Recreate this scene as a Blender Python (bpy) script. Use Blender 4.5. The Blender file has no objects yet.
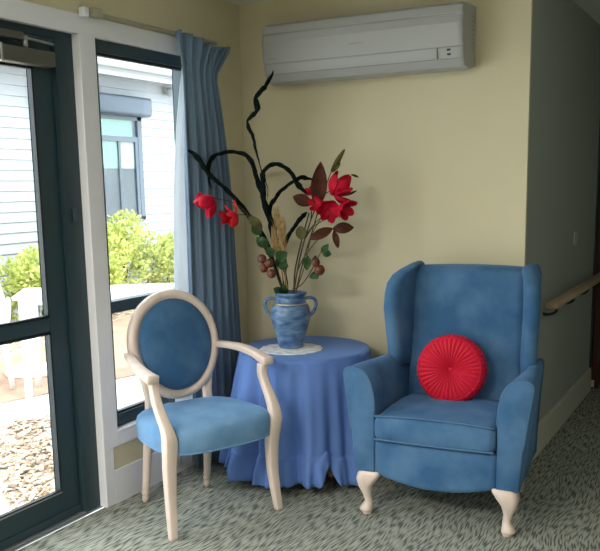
import bpy, bmesh, math, random
from mathutils import Vector, Matrix, noise
C = bpy.context.scene.collection
PI = math.pi
R = math.radians
rnd = random.Random(7)

# ------------------------------------------------------------------ materials
def mat(name, col, rough=0.6, metal=0.0, var=0.0, vscale=6.0, bump=0.0, bscale=60.0, sheen=0.0, col2=None, stretch=None, spec=0.5, trans=0.0, detail=4.0):
    m = bpy.data.materials.new(name); m.use_nodes = True
    nt = m.node_tree; b = nt.nodes['Principled BSDF']
    b.inputs['Base Color'].default_value = (*col, 1)
    b.inputs['Roughness'].default_value = rough
    b.inputs['Metallic'].default_value = metal
    b.inputs['Specular IOR Level'].default_value = spec
    if sheen:
        b.inputs['Sheen Weight'].default_value = sheen
        b.inputs['Sheen Roughness'].default_value = 0.5
        b.inputs['Sheen Tint'].default_value = (*[min(1, c * 2.2 + 0.1) for c in col], 1)
    tc = nt.nodes.new('ShaderNodeTexCoord'); mp = nt.nodes.new('ShaderNodeMapping')
    nt.links.new(tc.outputs['Object'], mp.inputs['Vector'])
    if stretch: mp.inputs['Scale'].default_value = stretch
    if var or col2:
        n = nt.nodes.new('ShaderNodeTexNoise'); n.inputs['Scale'].default_value = vscale; n.inputs['Detail'].default_value = detail
        nt.links.new(mp.outputs['Vector'], n.inputs['Vector'])
        r = nt.nodes.new('ShaderNodeValToRGB')
        c2 = col2 if col2 else tuple(min(1, c * (1 + var)) for c in col)
        c1 = col if col2 else tuple(c * (1 - var) for c in col)
        r.color_ramp.elements[0].position = 0.36; r.color_ramp.elements[1].position = 0.64
        r.color_ramp.elements[0].color = (*c1, 1); r.color_ramp.elements[1].color = (*c2, 1)
        nt.links.new(n.outputs['Fac'], r.inputs['Fac']); nt.links.new(r.outputs['Color'], b.inputs['Base Color'])
    if bump:
        n2 = nt.nodes.new('ShaderNodeTexNoise'); n2.inputs['Scale'].default_value = bscale; n2.inputs['Detail'].default_value = 3
        nt.links.new(mp.outputs['Vector'], n2.inputs['Vector'])
        bp = nt.nodes.new('ShaderNodeBump'); bp.inputs['Strength'].default_value = bump; bp.inputs['Distance'].default_value = 0.01
        nt.links.new(n2.outputs['Fac'], bp.inputs['Height']); nt.links.new(bp.outputs['Normal'], b.inputs['Normal'])
    if trans:
        out = nt.nodes['Material Output']
        tr = nt.nodes.new('ShaderNodeBsdfTranslucent'); tr.inputs['Color'].default_value = (*col, 1)
        mx = nt.nodes.new('ShaderNodeMixShader'); mx.inputs['Fac'].default_value = trans
        nt.links.new(b.outputs['BSDF'], mx.inputs[1]); nt.links.new(tr.outputs['BSDF'], mx.inputs[2]); nt.links.new(mx.outputs['Shader'], out.inputs['Surface'])
    return m

def glass_mat():
    m = bpy.data.materials.new('pane_glass'); m.use_nodes = True; nt = m.node_tree; nt.nodes.clear()
    out = nt.nodes.new('ShaderNodeOutputMaterial'); t = nt.nodes.new('ShaderNodeBsdfTransparent'); g = nt.nodes.new('ShaderNodeBsdfGlossy')
    t.inputs['Color'].default_value = (0.97, 0.99, 0.985, 1); g.inputs['Roughness'].default_value = 0.02
    lw = nt.nodes.new('ShaderNodeLayerWeight'); lw.inputs['Blend'].default_value = 0.5
    pw = nt.nodes.new('ShaderNodeMath'); pw.operation = 'POWER'; pw.inputs[1].default_value = 4.0; nt.links.new(lw.outputs['Facing'], pw.inputs[0])
    ma = nt.nodes.new('ShaderNodeMath'); ma.operation = 'MULTIPLY_ADD'; ma.inputs[1].default_value = 0.6; ma.inputs[2].default_value = 0.02; nt.links.new(pw.outputs[0], ma.inputs[0])
    mx = nt.nodes.new('ShaderNodeMixShader'); nt.links.new(ma.outputs[0], mx.inputs['Fac'])
    nt.links.new(t.outputs[0], mx.inputs[1]); nt.links.new(g.outputs[0], mx.inputs[2]); nt.links.new(mx.outputs[0], out.inputs['Surface'])
    return m

def carpet_mat():
    m = mat('carpet', (0.16, 0.185, 0.145), rough=0.95, spec=0.1)
    nt = m.node_tree; b = nt.nodes['Principled BSDF']
    tc = nt.nodes.new('ShaderNodeTexCoord')
    # gentle large-scale distortion of the dash direction
    n0 = nt.nodes.new('ShaderNodeTexNoise'); n0.inputs['Scale'].default_value = 2.2; n0.inputs['Detail'].default_value = 1
    nt.links.new(tc.outputs['Object'], n0.inputs['Vector'])
    mxv = nt.nodes.new('ShaderNodeVectorMath'); mxv.operation = 'MULTIPLY_ADD'
    mxv.inputs[1].default_value = (0.10, 0.10, 0); nt.links.new(n0.outputs['Color'], mxv.inputs[0]); nt.links.new(tc.outputs['Object'], mxv.inputs[2])
    mp = nt.nodes.new('ShaderNodeMapping'); mp.inputs['Rotation'].default_value = (0, 0, R(8)); mp.inputs['Scale'].default_value = (150, 15, 1)
    nt.links.new(mxv.outputs[0], mp.inputs['Vector'])
    n = nt.nodes.new('ShaderNodeTexNoise'); n.inputs['Scale'].default_value = 1; n.inputs['Detail'].default_value = 0.0; n.inputs['Roughness'].default_value = 0.5
    nt.links.new(mp.outputs['Vector'], n.inputs['Vector'])
    r = nt.nodes.new('ShaderNodeValToRGB'); e = r.color_ramp.elements
    e[0].position = 0.36; e[0].color = (0.115, 0.13, 0.105, 1); e[1].position = 0.60; e[1].color = (0.37, 0.38, 0.32, 1)
    x = e.new(0.47); x.color = (0.27, 0.28, 0.235, 1)
    nt.links.new(n.outputs['Fac'], r.inputs['Fac']); nt.links.new(r.outputs['Color'], b.inputs['Base Color'])
    bp = nt.nodes.new('ShaderNodeBump'); bp.inputs['Strength'].default_value = 0.5; bp.inputs['Distance'].default_value = 0.004
    nt.links.new(n.outputs['Fac'], bp.inputs['Height']); nt.links.new(bp.outputs['Normal'], b.inputs['Normal'])
    return m

M = dict(
    yellow=mat('cream_yellow_paint', (0.66, 0.59, 0.39), rough=0.75, var=0.02, vscale=1.5, bump=0.05, bscale=200),
    greywall=mat('grey_green_paint', (0.40, 0.425, 0.375), rough=0.7, bump=0.05, bscale=200),
    ceil=mat('ceiling_paint', (0.72, 0.72, 0.68), rough=0.8),
    white=mat('white_gloss_paint', (0.84, 0.83, 0.86), rough=0.4),
    skirt=mat('off_white_skirting_paint', (0.62, 0.60, 0.50), rough=0.5),
    green=mat('dark_green_frame', (0.020, 0.046, 0.058), rough=0.42),
    greend=mat('dark_gasket', (0.004, 0.008, 0.010), rough=0.5),
    alu=mat('aluminium', (0.45, 0.47, 0.46), rough=0.35, metal=0.8),
    closer=mat('closer_silver_paint', (0.13, 0.125, 0.10), rough=0.35, metal=0.4),
    glass=glass_mat(), carpet=carpet_mat(),
    wood=mat('limed_beech', (0.72, 0.585, 0.50), rough=0.4, var=0.07, vscale=18, stretch=(1, 1, 0.15)),
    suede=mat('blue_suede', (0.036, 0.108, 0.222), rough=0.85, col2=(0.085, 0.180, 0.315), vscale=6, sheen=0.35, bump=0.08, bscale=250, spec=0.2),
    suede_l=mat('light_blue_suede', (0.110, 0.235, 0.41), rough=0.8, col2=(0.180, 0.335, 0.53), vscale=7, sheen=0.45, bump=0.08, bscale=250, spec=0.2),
    piping=mat('blue_piping', (0.055, 0.14, 0.26), rough=0.8),
    cloth=mat('blue_cotton', (0.115, 0.21, 0.50), rough=0.75, var=0.08, vscale=4, sheen=0.2, bump=0.05, bscale=300, spec=0.25),
    curtain=mat('dusty_blue_curtain', (0.165, 0.240, 0.335), rough=0.8, var=0.06, vscale=3, bump=0.05, bscale=200, spec=0.2, trans=0.06),
    lining=mat('pale_curtain_lining', (0.80, 0.83, 0.86), rough=0.8, trans=0.5),
    ac=mat('air_conditioner_plastic', (0.40, 0.40, 0.385), rough=0.4),
    acd=mat('air_conditioner_grey', (0.30, 0.30, 0.29), rough=0.5),
    black=mat('black_plastic', (0.02, 0.02, 0.02), rough=0.4),
    glaze=mat('blue_glaze', (0.016, 0.068, 0.20), rough=0.3, col2=(0.17, 0.27, 0.38), vscale=12, stretch=(1, 1, 3.2), bump=0.15, bscale=40, detail=8),
    gold=mat('gold_band', (0.75, 0.6, 0.3), rough=0.3, metal=0.8),
    doily=mat('doily_lace', (0.86, 0.85, 0.82), rough=0.8, col2=(0.55, 0.57, 0.62), vscale=26),
    darkleaf=mat('dark_preserved_leaf', (0.004, 0.008, 0.007), rough=0.7, var=0.5, vscale=40, bump=0.5, bscale=90, spec=0.03),
    red=mat('red_petal', (0.42, 0.003, 0.022), rough=0.6, var=0.25, vscale=30, spec=0.15),
    red2=mat('orange_red_petal', (0.60, 0.035, 0.025), rough=0.6, col2=(0.50, 0.004, 0.028), vscale=25, spec=0.15),
    brownleaf=mat('brown_leaf', (0.062, 0.020, 0.011), rough=0.7, var=0.25, vscale=30, spec=0.12),
    olive=mat('olive_leaf', (0.085, 0.080, 0.028), rough=0.7, var=0.25, vscale=30, spec=0.12),
    greenleaf=mat('green_leaf', (0.032, 0.072, 0.026), rough=0.65, var=0.35, vscale=35, spec=0.12),
    stem=mat('brown_stem', (0.035, 0.022, 0.012), rough=0.7, var=0.3, vscale=40),
    stemg=mat('olive_stem', (0.075, 0.06, 0.03), rough=0.7, var=0.2, vscale=40),
    berry=mat('russet_berry', (0.110, 0.028, 0.012), rough=0.6, var=0.3, vscale=25),
    wheat=mat('dried_grass', (0.42, 0.28, 0.12), rough=0.8, var=0.25, vscale=50),
    redvel=mat('red_velvet', (0.58, 0.005, 0.030), rough=0.6, sheen=0.3, spec=0.3),
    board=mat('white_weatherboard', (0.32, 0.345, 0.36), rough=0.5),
    bframe=mat('blue_grey_frame', (0.055, 0.08, 0.11), rough=0.4),
    blindm=mat('mint_blind', (0.13, 0.27, 0.235), rough=0.6),
    blindc=mat('cream_blind', (0.26, 0.26, 0.235), rough=0.6),
    drape=mat('grey_drape', (0.045, 0.062, 0.082), rough=0.7, var=0.3, vscale=20, stretch=(1, 4, 0.1)),
    pave=mat('pale_concrete', (0.80, 0.77, 0.73), rough=0.9, var=0.05, vscale=3),
    terra=mat('terracotta_paving', (0.36, 0.225, 0.155), rough=0.85, var=0.1, vscale=5, bump=0.1, bscale=30),
    soil=mat('dark_soil', (0.36, 0.27, 0.20), rough=0.95, var=0.35, vscale=25, bump=0.4, bscale=40),
    bark=mat('bark_chip', (0.50, 0.36, 0.25), rough=0.9, var=0.5, vscale=9),
    bark2=mat('pale_bark_chip', (0.72, 0.62, 0.50), rough=0.9, var=0.2, vscale=9),
    plastic=mat('white_garden_plastic', (0.82, 0.83, 0.84), rough=0.4),
    foliage=mat('yellow_green_foliage', (0.36, 0.43, 0.09), rough=0.6, col2=(0.72, 0.74, 0.27), vscale=9, trans=0.35),
    foliage2=mat('mid_green_foliage', (0.24, 0.38, 0.14), rough=0.6, col2=(0.58, 0.66, 0.28), vscale=9, trans=0.3),
    timber=mat('handrail_timber', (0.46, 0.34, 0.21), rough=0.4, var=0.15, vscale=20, stretch=(1, 0.1, 1)),
    redwood=mat('red_brown_timber', (0.075, 0.020, 0.012), rough=0.4, var=0.2, vscale=12, stretch=(1, 1, 0.1)),
    brass=mat('cream_rail', (0.45, 0.42, 0.30), rough=0.4),
)

# ------------------------------------------------------------------ helpers
def tag(o, label=None, cat=None, group=None, kind=None):
    if label: o['label'] = label
    if cat: o['category'] = cat
    if group: o['group'] = group
    if kind: o['kind'] = kind
    return o

def obj(name, bm, m, parent=None, smooth=True, mods=()):
    me = bpy.data.meshes.new(name)
    bmesh.ops.remove_doubles(bm, verts=bm.verts, dist=1e-6)
    bmesh.ops.recalc_face_normals(bm, faces=bm.faces)
    bm.to_mesh(me); bm.free()
    for mm in (m if isinstance(m, (list, tuple)) else [m]): me.materials.append(mm)
    if smooth:
        for p in me.polygons: p.use_smooth = True
    o = bpy.data.objects.new(name, me); C.objects.link(o)
    if parent: o.parent = parent
    for k in mods:
        if k[0] == 'sub':
            s = o.modifiers.new('s', 'SUBSURF'); s.levels = s.render_levels = k[1]
        elif k[0] == 'sol':
            s = o.modifiers.new('t', 'SOLIDIFY'); s.thickness = k[1]; s.offset = 0
        elif k[0] == 'bev':
            s = o.modifiers.new('b', 'BEVEL'); s.width = k[1]; s.segments = k[2]; s.limit_method = 'ANGLE'; s.angle_limit = R(40)
    return o

def empty(name, loc=(0, 0, 0), rz=0.0):
    o = bpy.data.objects.new(name, None); C.objects.link(o); o.location = loc; o.rotation_euler = (0, 0, rz); o.empty_display_size = 0.1
    return o

def box(bm, x0, x1, y0, y1, z0, z1):
    r = bmesh.ops.create_cube(bm, size=1)
    for v in r['verts']:
        v.co = Vector(((x0 + x1) / 2 + v.co.x * (x1 - x0), (y0 + y1) / 2 + v.co.y * (y1 - y0), (z0 + z1) / 2 + v.co.z * (z1 - z0)))
    return bm

def boxes(*bs):
    bm = bmesh.new()
    for b in bs: box(bm, *b)
    return bm

def bevbox(b, w=0.004, seg=2):
    bm = boxes(b)
    bmesh.ops.bevel(bm, geom=list(bm.edges), offset=w, segments=seg, affect='EDGES', profile=0.5)
    return bm

def loft(bm, rings, cap=True, closed=False):
    vs = [[bm.verts.new(p) for p in r] for r in rings]
    n = len(vs[0]); k = len(vs)
    for i in range(k if closed else k - 1):
        a = vs[i]; b = vs[(i + 1) % k]
        for j in range(n):
            bm.faces.new((a[j], a[(j + 1) % n], b[(j + 1) % n], b[j]))
    if cap and not closed:
        for r in (vs[0], vs[-1]):
            try: bm.faces.new(r)
            except ValueError: pass
    return bm

def spline(pts, n):
    """Catmull-Rom through pts, n samples per span"""
    P = [Vector(p) for p in pts]; out = []
    for i in range(len(P) - 1):
        p0 = P[max(i - 1, 0)]; p1 = P[i]; p2 = P[i + 1]; p3 = P[min(i + 2, len(P) - 1)]
        for k in range(n):
            t = k / n
            out.append(0.5 * ((2 * p1) + (p2 - p0) * t + (2 * p0 - 5 * p1 + 4 * p2 - p3) * t * t + (3 * p1 - p0 - 3 * p2 + p3) * t ** 3))
    out.append(P[-1]); return out

def lerpf(tab, t):
    """tab list of (t,v) piecewise smooth"""
    if t <= tab[0][0]: return tab[0][1]
    for (a, va), (b, vb) in zip(tab, tab[1:]):
        if t <= b:
            u = (t - a) / (b - a); u = u * u * (3 - 2 * u)
            return va + (vb - va) * u
    return tab[-1][1]

def tube(bm, pts, rad, n=8, flat=1.0, up=Vector((0, 0, 1)), twist=0.0, cap=True):
    pts = [Vector(p) for p in pts]; rings = []
    t0 = (pts[1] - pts[0]).normalized(); nrm = t0.orthogonal() if abs(t0.dot(up)) > 0.95 else (up - t0 * up.dot(t0))
    nrm.normalize()
    for i, p in enumerate(pts):
        t = (pts[min(i + 1, len(pts) - 1)] - pts[max(i - 1, 0)]).normalized()
        nrm = (nrm - t * nrm.dot(t)).normalized(); b = t.cross(nrm)
        r = rad(i / (len(pts) - 1)) if callable(rad) else rad
        a0 = twist * i
        rings.append([p + (nrm * math.cos(a0 + 2 * PI * k / n) * 1.0 + b * math.sin(a0 + 2 * PI * k / n)) * r if flat == 1.0 else
                      p + (nrm * math.cos(a0) + b * math.sin(a0)) * (math.cos(2 * PI * k / n) * r) + (-nrm * math.sin(a0) + b * math.cos(a0)) * (math.sin(2 * PI * k / n) * r * flat) for k in range(n)])
    return loft(bm, rings, cap)

def rect_tube(bm, stations, rb=0.25):
    """stations: (centre, half_x, half_y) horizontal rounded rect sections"""
    rings = []
    for c, hx, hy in stations:
        q = min(hx, hy) * rb; r = []
        for sx, sy, a0 in ((1, 1, 0), (-1, 1, 90), (-1, -1, 180), (1, -1, 270)):
            for a in (0, 45, 90):
                r.append(Vector(c) + Vector((sx * (hx - q) + q * math.cos(R(a0 + a)), sy * (hy - q) + q * math.sin(R(a0 + a)), 0)))
        rings.append(r)
    return loft(bm, rings)

def lathe(bm, prof, n=32, c=(0, 0, 0), fx=None):
    rings = []
    for r, z in prof:
        rings.append([Vector((c[0] + (r * math.cos(2 * PI * k / n)), c[1] + (r * math.sin(2 * PI * k / n)), c[2] + z)) for k in range(n)])
    return loft(bm, rings)

def rr(hw, hh, rad, n=5):
    """rounded rectangle outline centred on 0"""
    o = []
    for sx, sy, a0 in ((1, 1, 0), (-1, 1, 90), (-1, -1, 180), (1, -1, 270)):
        for i in range(n):
            a = R(a0 + 90 * i / (n - 1)); o.append((sx * (hw - rad) + rad * math.cos(a), sy * (hh - rad) + rad * math.sin(a)))
    return o

# ------------------------------------------------------------------ the room
X1, YB, ZC = 1.563, 4.06, 2.40
PY0, WY0, WY1 = 2.80, 2.897, 3.62      # post front edge, window opening
ZT, ZH = 2.155, 2.078                # trim top, opening head
S = dict(kind='structure')
def struct(name, bm, m, parent=None, smooth=False, mods=()):
    o = obj(name, bm, m, parent, smooth, mods); 
    if not parent: o['kind'] = 'structure'
    return o

floor_bm = boxes((-0.02, 4.0, -3.0, 8.6, -0.08, 0.0))
struct('floor', floor_bm, M['carpet'])
struct('ceiling', boxes((-0.2, 4.0, -3.0, 8.6, ZC, ZC + 0.12)), M['ceil'])
struct('wall_left', boxes(
    (-0.2, 0, -3.0, YB, ZT, ZC), (-0.2, 0, 3.73, YB, 0, ZT),
    (-0.2, -0.004, 2.862, 3.73, 0.0, 0.30), (-0.2, 0, -3.0, -0.45, 0, ZT)), M['yellow'])
struct('wall_back', boxes((-0.2, X1 - 0.12, YB, YB + 0.13, 0, ZC), (X1 - 0.12, X1 - 0.0005, YB, YB + 0.02, 0, ZC)), M['yellow'])
struct('wall_corridor', boxes((X1 - 0.12, X1, YB + 0.02, 5.97, 0, ZC)), M['greywall'])
struct('wall_right', boxes((3.6, 3.7, -3.0, 8.6, 0, ZC)), M['greywall'])
struct('wall_rear', boxes((-0.2, 3.6, -3.1, -3.0, 0, ZC)), M['yellow'])
struct('wall_end', boxes((X1 - 0.12, 3.6, 8.5, 8.6, 0, ZC), (X1 - 0.12, X1 - 0.06, 5.97, 8.5, 0, ZC)), M['greywall'])
struct('baseboard_corridor', boxes((X1, X1 + 0.016, YB + 0.001, 5.97, 0, 0.15), (X1, X1 + 0.011, YB + 0.001, 5.97, 0.15, 0.163)), M['skirt'])
struct('baseboard_back', boxes((0.0, X1 + 0.016, YB - 0.016, YB, 0, 0.15), (0, X1 + 0.011, YB - 0.011, YB, 0.15, 0.163)), M['skirt'])
struct('baseboard_left', boxes((-0.010, 0.0042, 2.862, YB - 0.016, 0.0, 0.158)), M['white'])
# white window and door surround
tb = boxes((-0.12, 0.004, -0.45, 3.73, ZH, ZT),                 # head
           (-0.12, 0.004, PY0, WY0, 0.27, ZH), (-0.12, 0.004, PY0, 2.862, 0, 0.27),   # post
           (-0.12, 0.004, WY1, 3.73, 0.158, ZH),                # right jamb
           (-0.12, 0.004, WY0, WY1, 0.27, 0.342),               # sill band
           (-0.13, 0.004, -0.45, -0.35, 0, ZH))
struct('trim_1', tb, M['white'], mods=(('bev', 0.003, 2),))
# curtain rail with end bracket
rail = empty('curtain_rail', (0.03, 2.6, ZT)); tag(rail, 'thin cream curtain rail running along the top of the white window surround', 'curtain rail')
bm = bmesh.new(); box(bm, -0.020, -0.008, 0.23, 1.20, 0.004, 0.020); box(bm, -0.008, -0.003, 0.23, 1.20, 0.007, 0.010); obj('rail', bm, M['brass'], rail, False, (('bev', 0.003, 2),))
for k, yy in enumerate((0.26,)):
    obj('bracket', bevbox((-0.026, 0.012, yy, yy + 0.05, -0.006, 0.032), 0.004), M['brass'], rail, False)
obj('end_stop', bevbox((-0.024, 0.010, 0.20, 0.23, -0.012, 0.026), 0.005), M['white'], rail, False)

# window_1 ---------------------------------------------------------------
w = empty('window_1', (0, 0, 0)); w['kind'] = 'structure'
xo, xi = -0.10, -0.035
fz0, fz1 = 0.342, ZH
obj('window_frame', boxes((xo, xi, WY0, WY0 + 0.052, fz0, fz1), (xo, xi, WY1 - 0.05, WY1, fz0, fz1), (xo, xi, WY0 + 0.052, WY1 - 0.05, fz1 - 0.052, fz1),
    (xo, xi, WY0 + 0.052, WY1 - 0.05, fz0, fz0 + 0.06), (xo, xi - 0.005, WY0 + 0.052, WY1 - 0.05, 0.875, 0.93)), M['green'], w, False, (('bev', 0.003, 2),))
obj('window_glass', boxes((-0.075, -0.069, WY0 + 0.05, WY1 - 0.048, fz0 + 0.058, 0.88), (-0.075, -0.069, WY0 + 0.05, WY1 - 0.048, 0.925, fz1 - 0.05)), M['glass'], w, False)
obj('glazing_bead', boxes((-0.066, -0.045, WY0 + 0.052, WY0 + 0.060, 0.40, fz1 - 0.052), (-0.066, -0.045, WY0 + 0.052, WY1 - 0.05, 0.402, 0.412), (-0.066, -0.045, WY0 + 0.052, WY1 - 0.05, fz1 - 0.066, fz1 - 0.052)), M['greend'], w, False)
obj('window_sill', bevbox((-0.036, 0.006, WY0, WY1, 0.330, 0.344), 0.003), M['white'], w, False)

# door_1: double glazed door in a dark green frame -----------------------------
d = empty('door_1'); d['kind'] = 'structure'
xo, xi = -0.13, -0.05
obj('door_frame', boxes((xo, xi + 0.012, 2.70, PY0 + 0.01, 0, ZH + 0.02), (xo, xi + 0.012, -0.35, 2.70, 2.045, ZH + 0.02), (xo, xi + 0.012, -0.37, -0.27, 0, 2.06)), M['green'], d, False, (('bev', 0.004, 2),))
obj('threshold', boxes((-0.16, -0.035, -0.35, 2.70, -0.01, 0.014), (-0.035, -0.022, -0.35, PY0, 0.0, 0.008)), M['alu'], d, False, (('bev', 0.002, 1),))
def leaf(y0, y1, closer=False):
    a, b = -0.092, -0.06
    st = 0.112
    L = obj('door_leaf', boxes((a, b, y0, y0 + st, 0.016, 2.04), (a, b, y1 - st, y1, 0.016, 2.04), (a, b, y0 + st, y1 - st, 0.016, 0.142),
        (a, b, y0 + st, y1 - st, 1.925, 2.04), (a, b, y0 + st, y1 - st, 0.848, 0.912)), M['green'], d, False, (('bev', 0.005, 2),))
    obj('door_glass', boxes((-0.084, -0.079, y0 + st - .005, y1 - st + .005, 0.138, 0.852), (-0.084, -0.079, y0 + st - .005, y1 - st + .005, 0.908, 1.93)), M['glass'], L, False)
    q = 0.009
    beads = []
    for z0, z1 in ((0.142, 0.848), (0.912, 1.925)):
        beads += [(b - .016, b + .004, y0 + st, y0 + st + q, z0, z1), (b - .016, b + .004, y1 - st - q, y1 - st, z0, z1), (b - .016, b + .004, y0 + st, y1 - st, z0, z0 + q), (b - .016, b + .004, y0 + st, y1 - st, z1 - q, z1)]
    obj('glazing_bead', boxes(*beads), M['greend'], L, False)
    # slim silver line on the inside edge of the glass
    obj('glazing_strip', boxes(*[(b - .020, b + .0055, y0 + st, y1 - st, z0 - .004, z0 + .002) for z0 in (0.142,)]), M['alu'], L, False)
    return L
L2 = leaf(1.76, 2.697); leaf(0.80, 1.745); leaf(-0.255, 0.785)
obj('kick_strip', boxes((-0.06, -0.052, 1.76, 2.697, 0.018, 0.05)), M['green'], L2, False)
cb = obj('closer_body', bevbox((-0.058, 0.0, 2.30, 2.66, 1.925, 1.985), 0.006), M['closer'], d, False)
obj('closer_end_cap', bevbox((-0.056, 0.002, 2.375, 2.386, 1.922, 1.988), 0.002), M['alu'], cb, False)
obj('closer_track', bevbox((-0.036, -0.002, 2.12, 2.50, 2.012, 2.040), 0.004), M['closer'], d, False)
bm = bmesh.new(); tube(bm, [(-0.018, 2.48, 2.026), (-0.014, 2.52, 2.022), (-0.018, 2.60, 2.020), (-0.03, 2.68, 2.020)], 0.006, 8); tube(bm, [(-0.02, 2.52, 1.985), (-0.02, 2.52, 2.03)], 0.011, 10)
obj('closer_arm', bm, M['alu'], d)
# hinge spots on the jamb
bm = bmesh.new(); tube(bm, [(-0.034, 2.745, 1.30), (-0.034, 2.745, 1.36)], 0.008, 10); obj('hinge', bm, M['green'], d)

# ------------------------------------------------------------------ corridor
hr = empty('handrail', (X1, 0, 0)); tag(hr, 'varnished timber handrail on dark brackets along the grey corridor wall', 'handrail')
bm = bmesh.new(); rings = []
for y in (4.35, 4.36, 5.95, 5.965):
    s = 0.8 if y in (4.35, 5.965) else 1.0
    rings.append([Vector((0.075 + px * s, y, 0.812 + pz * s)) for px, pz in rr(0.032, 0.018, 0.014)])
loft(bm, rings); obj('rail', bm, M['timber'], hr)
for y in (4.48, 4.93, 5.37, 5.80):
    bm = bmesh.new(); tube(bm, spline([(0.002, y, 0.752), (0.03, y, 0.748), (0.065, y, 0.762), (0.075, y, 0.792)], 5), 0.008, 8); lathe(bm, [(0.0, -0.0), (0.02, 0.0), (0.02, 0.006)], 12, (0.02, y, 0.742))
    obj('bracket', bm, M['black'], hr)
ls = obj('light_switch', bevbox((X1, X1 + 0.010, 5.235, 5.31, 1.055, 1.135), 0.003), M['skirt'], smooth=False)
tag(ls, 'small pale wall switch plate above the corridor handrail', 'light switch')
d2 = empty('door_2', (1.575, 6.0, 0)); d2['kind'] = 'structure'
obj('door_leaf', bevbox((0, 0.045, 0, 0.85, 0.012, 2.05), 0.003), M['redwood'], d2, False)
bm = bmesh.new(); tube(bm, spline([(0.0, 0.035, 1.15), (-0.03, 0.03, 1.15), (-0.045, 0.03, 1.14), (-0.045, 0.03, 1.05), (-0.045, 0.03, 0.92), (-0.03, 0.03, 0.91), (0.0, 0.035, 0.91)], 5), 0.008, 8)
obj('door_handle', bm, M['black'], d2)
obj('hinge_plate', bevbox((-0.002, 0.02, -0.003, 0.03, 0.02, 0.07), 0.001), M['skirt'], d2, False)
struct('trim_2', boxes((1.503, 1.572, 5.97, 6.06, 0, 2.12), (1.572, 2.6, 5.99, 6.05, 2.06, 2.14)), M['green'])

# ------------------------------------------------------------------ air conditioner
ac = empty('air_conditioner', (0.776, YB, 1.950)); tag(ac, 'long white split air conditioner unit mounted high on the yellow wall', 'air conditioner')
hw = 0.529
# body section in (depth, z)
sec = [(0.0, 0.02), (-0.10, 0.0), (-0.150, 0.012), (-0.178, 0.05), (-0.190, 0.095), (-0.196, 0.10), (-0.205, 0.20), (-0.198, 0.235), (-0.204, 0.243), (-0.192, 0.278), (-0.165, 0.293), (-0.10, 0.300), (0.0, 0.300)]
bm = bmesh.new(); rings = []
for x, s in ((-hw, 0.90), (-hw + 0.006, 0.96), (-hw + 0.018, 0.995), (-hw + 0.03, 1), (hw - 0.03, 1), (hw - 0.018, 0.995), (hw - 0.006, 0.97), (hw, 0.93)):
    rings.append([Vector((x, yy * s, 0.15 + (zz - 0.15) * (0.5 + s / 2))) for yy, zz in sec])
loft(bm, rings); obj('body', bm, M['ac'], ac, False)
obj('upper_groove', boxes((-hw + 0.03, hw - 0.03, -0.2035, -0.196, 0.236, 0.2405)), M['acd'], ac, False)
bm = bmesh.new(); rings = [[Vector((x, yy, zz)) for yy, zz in ((-0.1965, 0.098), (-0.192, 0.0915), (-0.180, 0.0545), (-0.176, 0.048), (-0.170, 0.06), (-0.185, 0.098))] for x in (-hw + 0.03, hw - 0.125)]
loft(bm, rings); obj('louver', bm, M['ac'], ac, False)
obj('louver_gap', boxes((-hw + 0.03, hw - 0.03, -0.1985, -0.188, 0.0955, 0.0995), (hw - 0.124, hw - 0.121, -0.195, -0.17, 0.05, 0.097)), M['acd'], ac, False)
obj('lower_seam', boxes((-hw + 0.03, hw - 0.03, -0.1805, -0.170, 0.0455, 0.049)), M['acd'], ac, False)
obj('panel_badge', boxes((-0.04, 0.04, -0.2015, -0.196, 0.152, 0.156)), M['acd'], ac, False)
obj('maker_badge', boxes((-hw + 0.04, -hw + 0.09, -0.1995, -0.19, 0.118, 0.123)), M['acd'], ac, False)
bm = bmesh.new()
for z in (0.085, 0.066):
    box(bm, hw - 0.075, hw - 0.060, -0.1935 if z > .07 else -0.187, -0.175, z - 0.004, z + 0.004)
obj('indicator', bm, M['black'], ac, False)
obj('side_vent', boxes(*[(hw - 0.001, hw + 0.001, -0.06, -0.035, 0.10 + k * 0.02, 0.108 + k * 0.02) for k in range(8)]), M['acd'], ac, False)

# ------------------------------------------------------------------ curtain
cu = empty('curtain', (0.0, 3.40, 0.0)); tag(cu, 'dusty blue gathered curtain with a frilled heading hanging beside the window', 'curtain')
def curtain_mesh(y0t, y1t, y0b, y1b, ztop, zbot, amp, nf, xo, heading=True, ph=0.0, n=150, ns=34):
    bm = bmesh.new(); rows = []
    zp = ztop - 0.165            # the pinch line
    for i in range(ns + 1):
        t = i / ns; z = ztop + (zbot - ztop) * (t ** 1.25)
        if heading and z > zp:
            u = (z - zp) / (ztop - zp); ya = y0t + 0.035 - 0.045 * u ** 0.8; yb = y1t - 0.055 + 0.135 * u ** 1.0; A = amp * (0.35 + 0.95 * u); 
        else:
            u = (zp - z) / (zp - zbot); e = min(1, u * 3.0); e = e * (2 - e)
            ya = y0t + 0.035 + (y0b - y0t - 0.035) * (0.35 * e + 0.65 * u); yb = y1t - 0.055 + (y1b - y1t + 0.055) * (0.45 * e + 0.55 * u); A = amp * (0.35 + 0.65 * e)
        row = []
        for j in range(n + 1):
            s = j / n
            f = math.sin(2 * PI * nf * s + ph + 0.6 * math.sin(5 * s + 2.2 * t)) + 0.35 * math.sin(2 * PI * nf * 2.3 * s + 1.3)
            zz = z
            if heading and z > zp: zz = z + (0.014 * math.sin(2 * PI * 1.2 * s + 0.8) - 0.035 * s + 0.004 * math.sin(30 * s)) * ((z - zp) / (ztop - zp))
            row.append(bm.verts.new((xo + A * f + (0.03 * math.sin(PI * s)), ya + (yb - ya) * s + 0.25 * A * math.cos(2 * PI * nf * s + ph), zz)))
        rows.append(row)
    for i in range(ns):
        for j in range(n): bm.faces.new((rows[i][j], rows[i][j + 1], rows[i + 1][j + 1], rows[i + 1][j]))
    return bm
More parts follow.
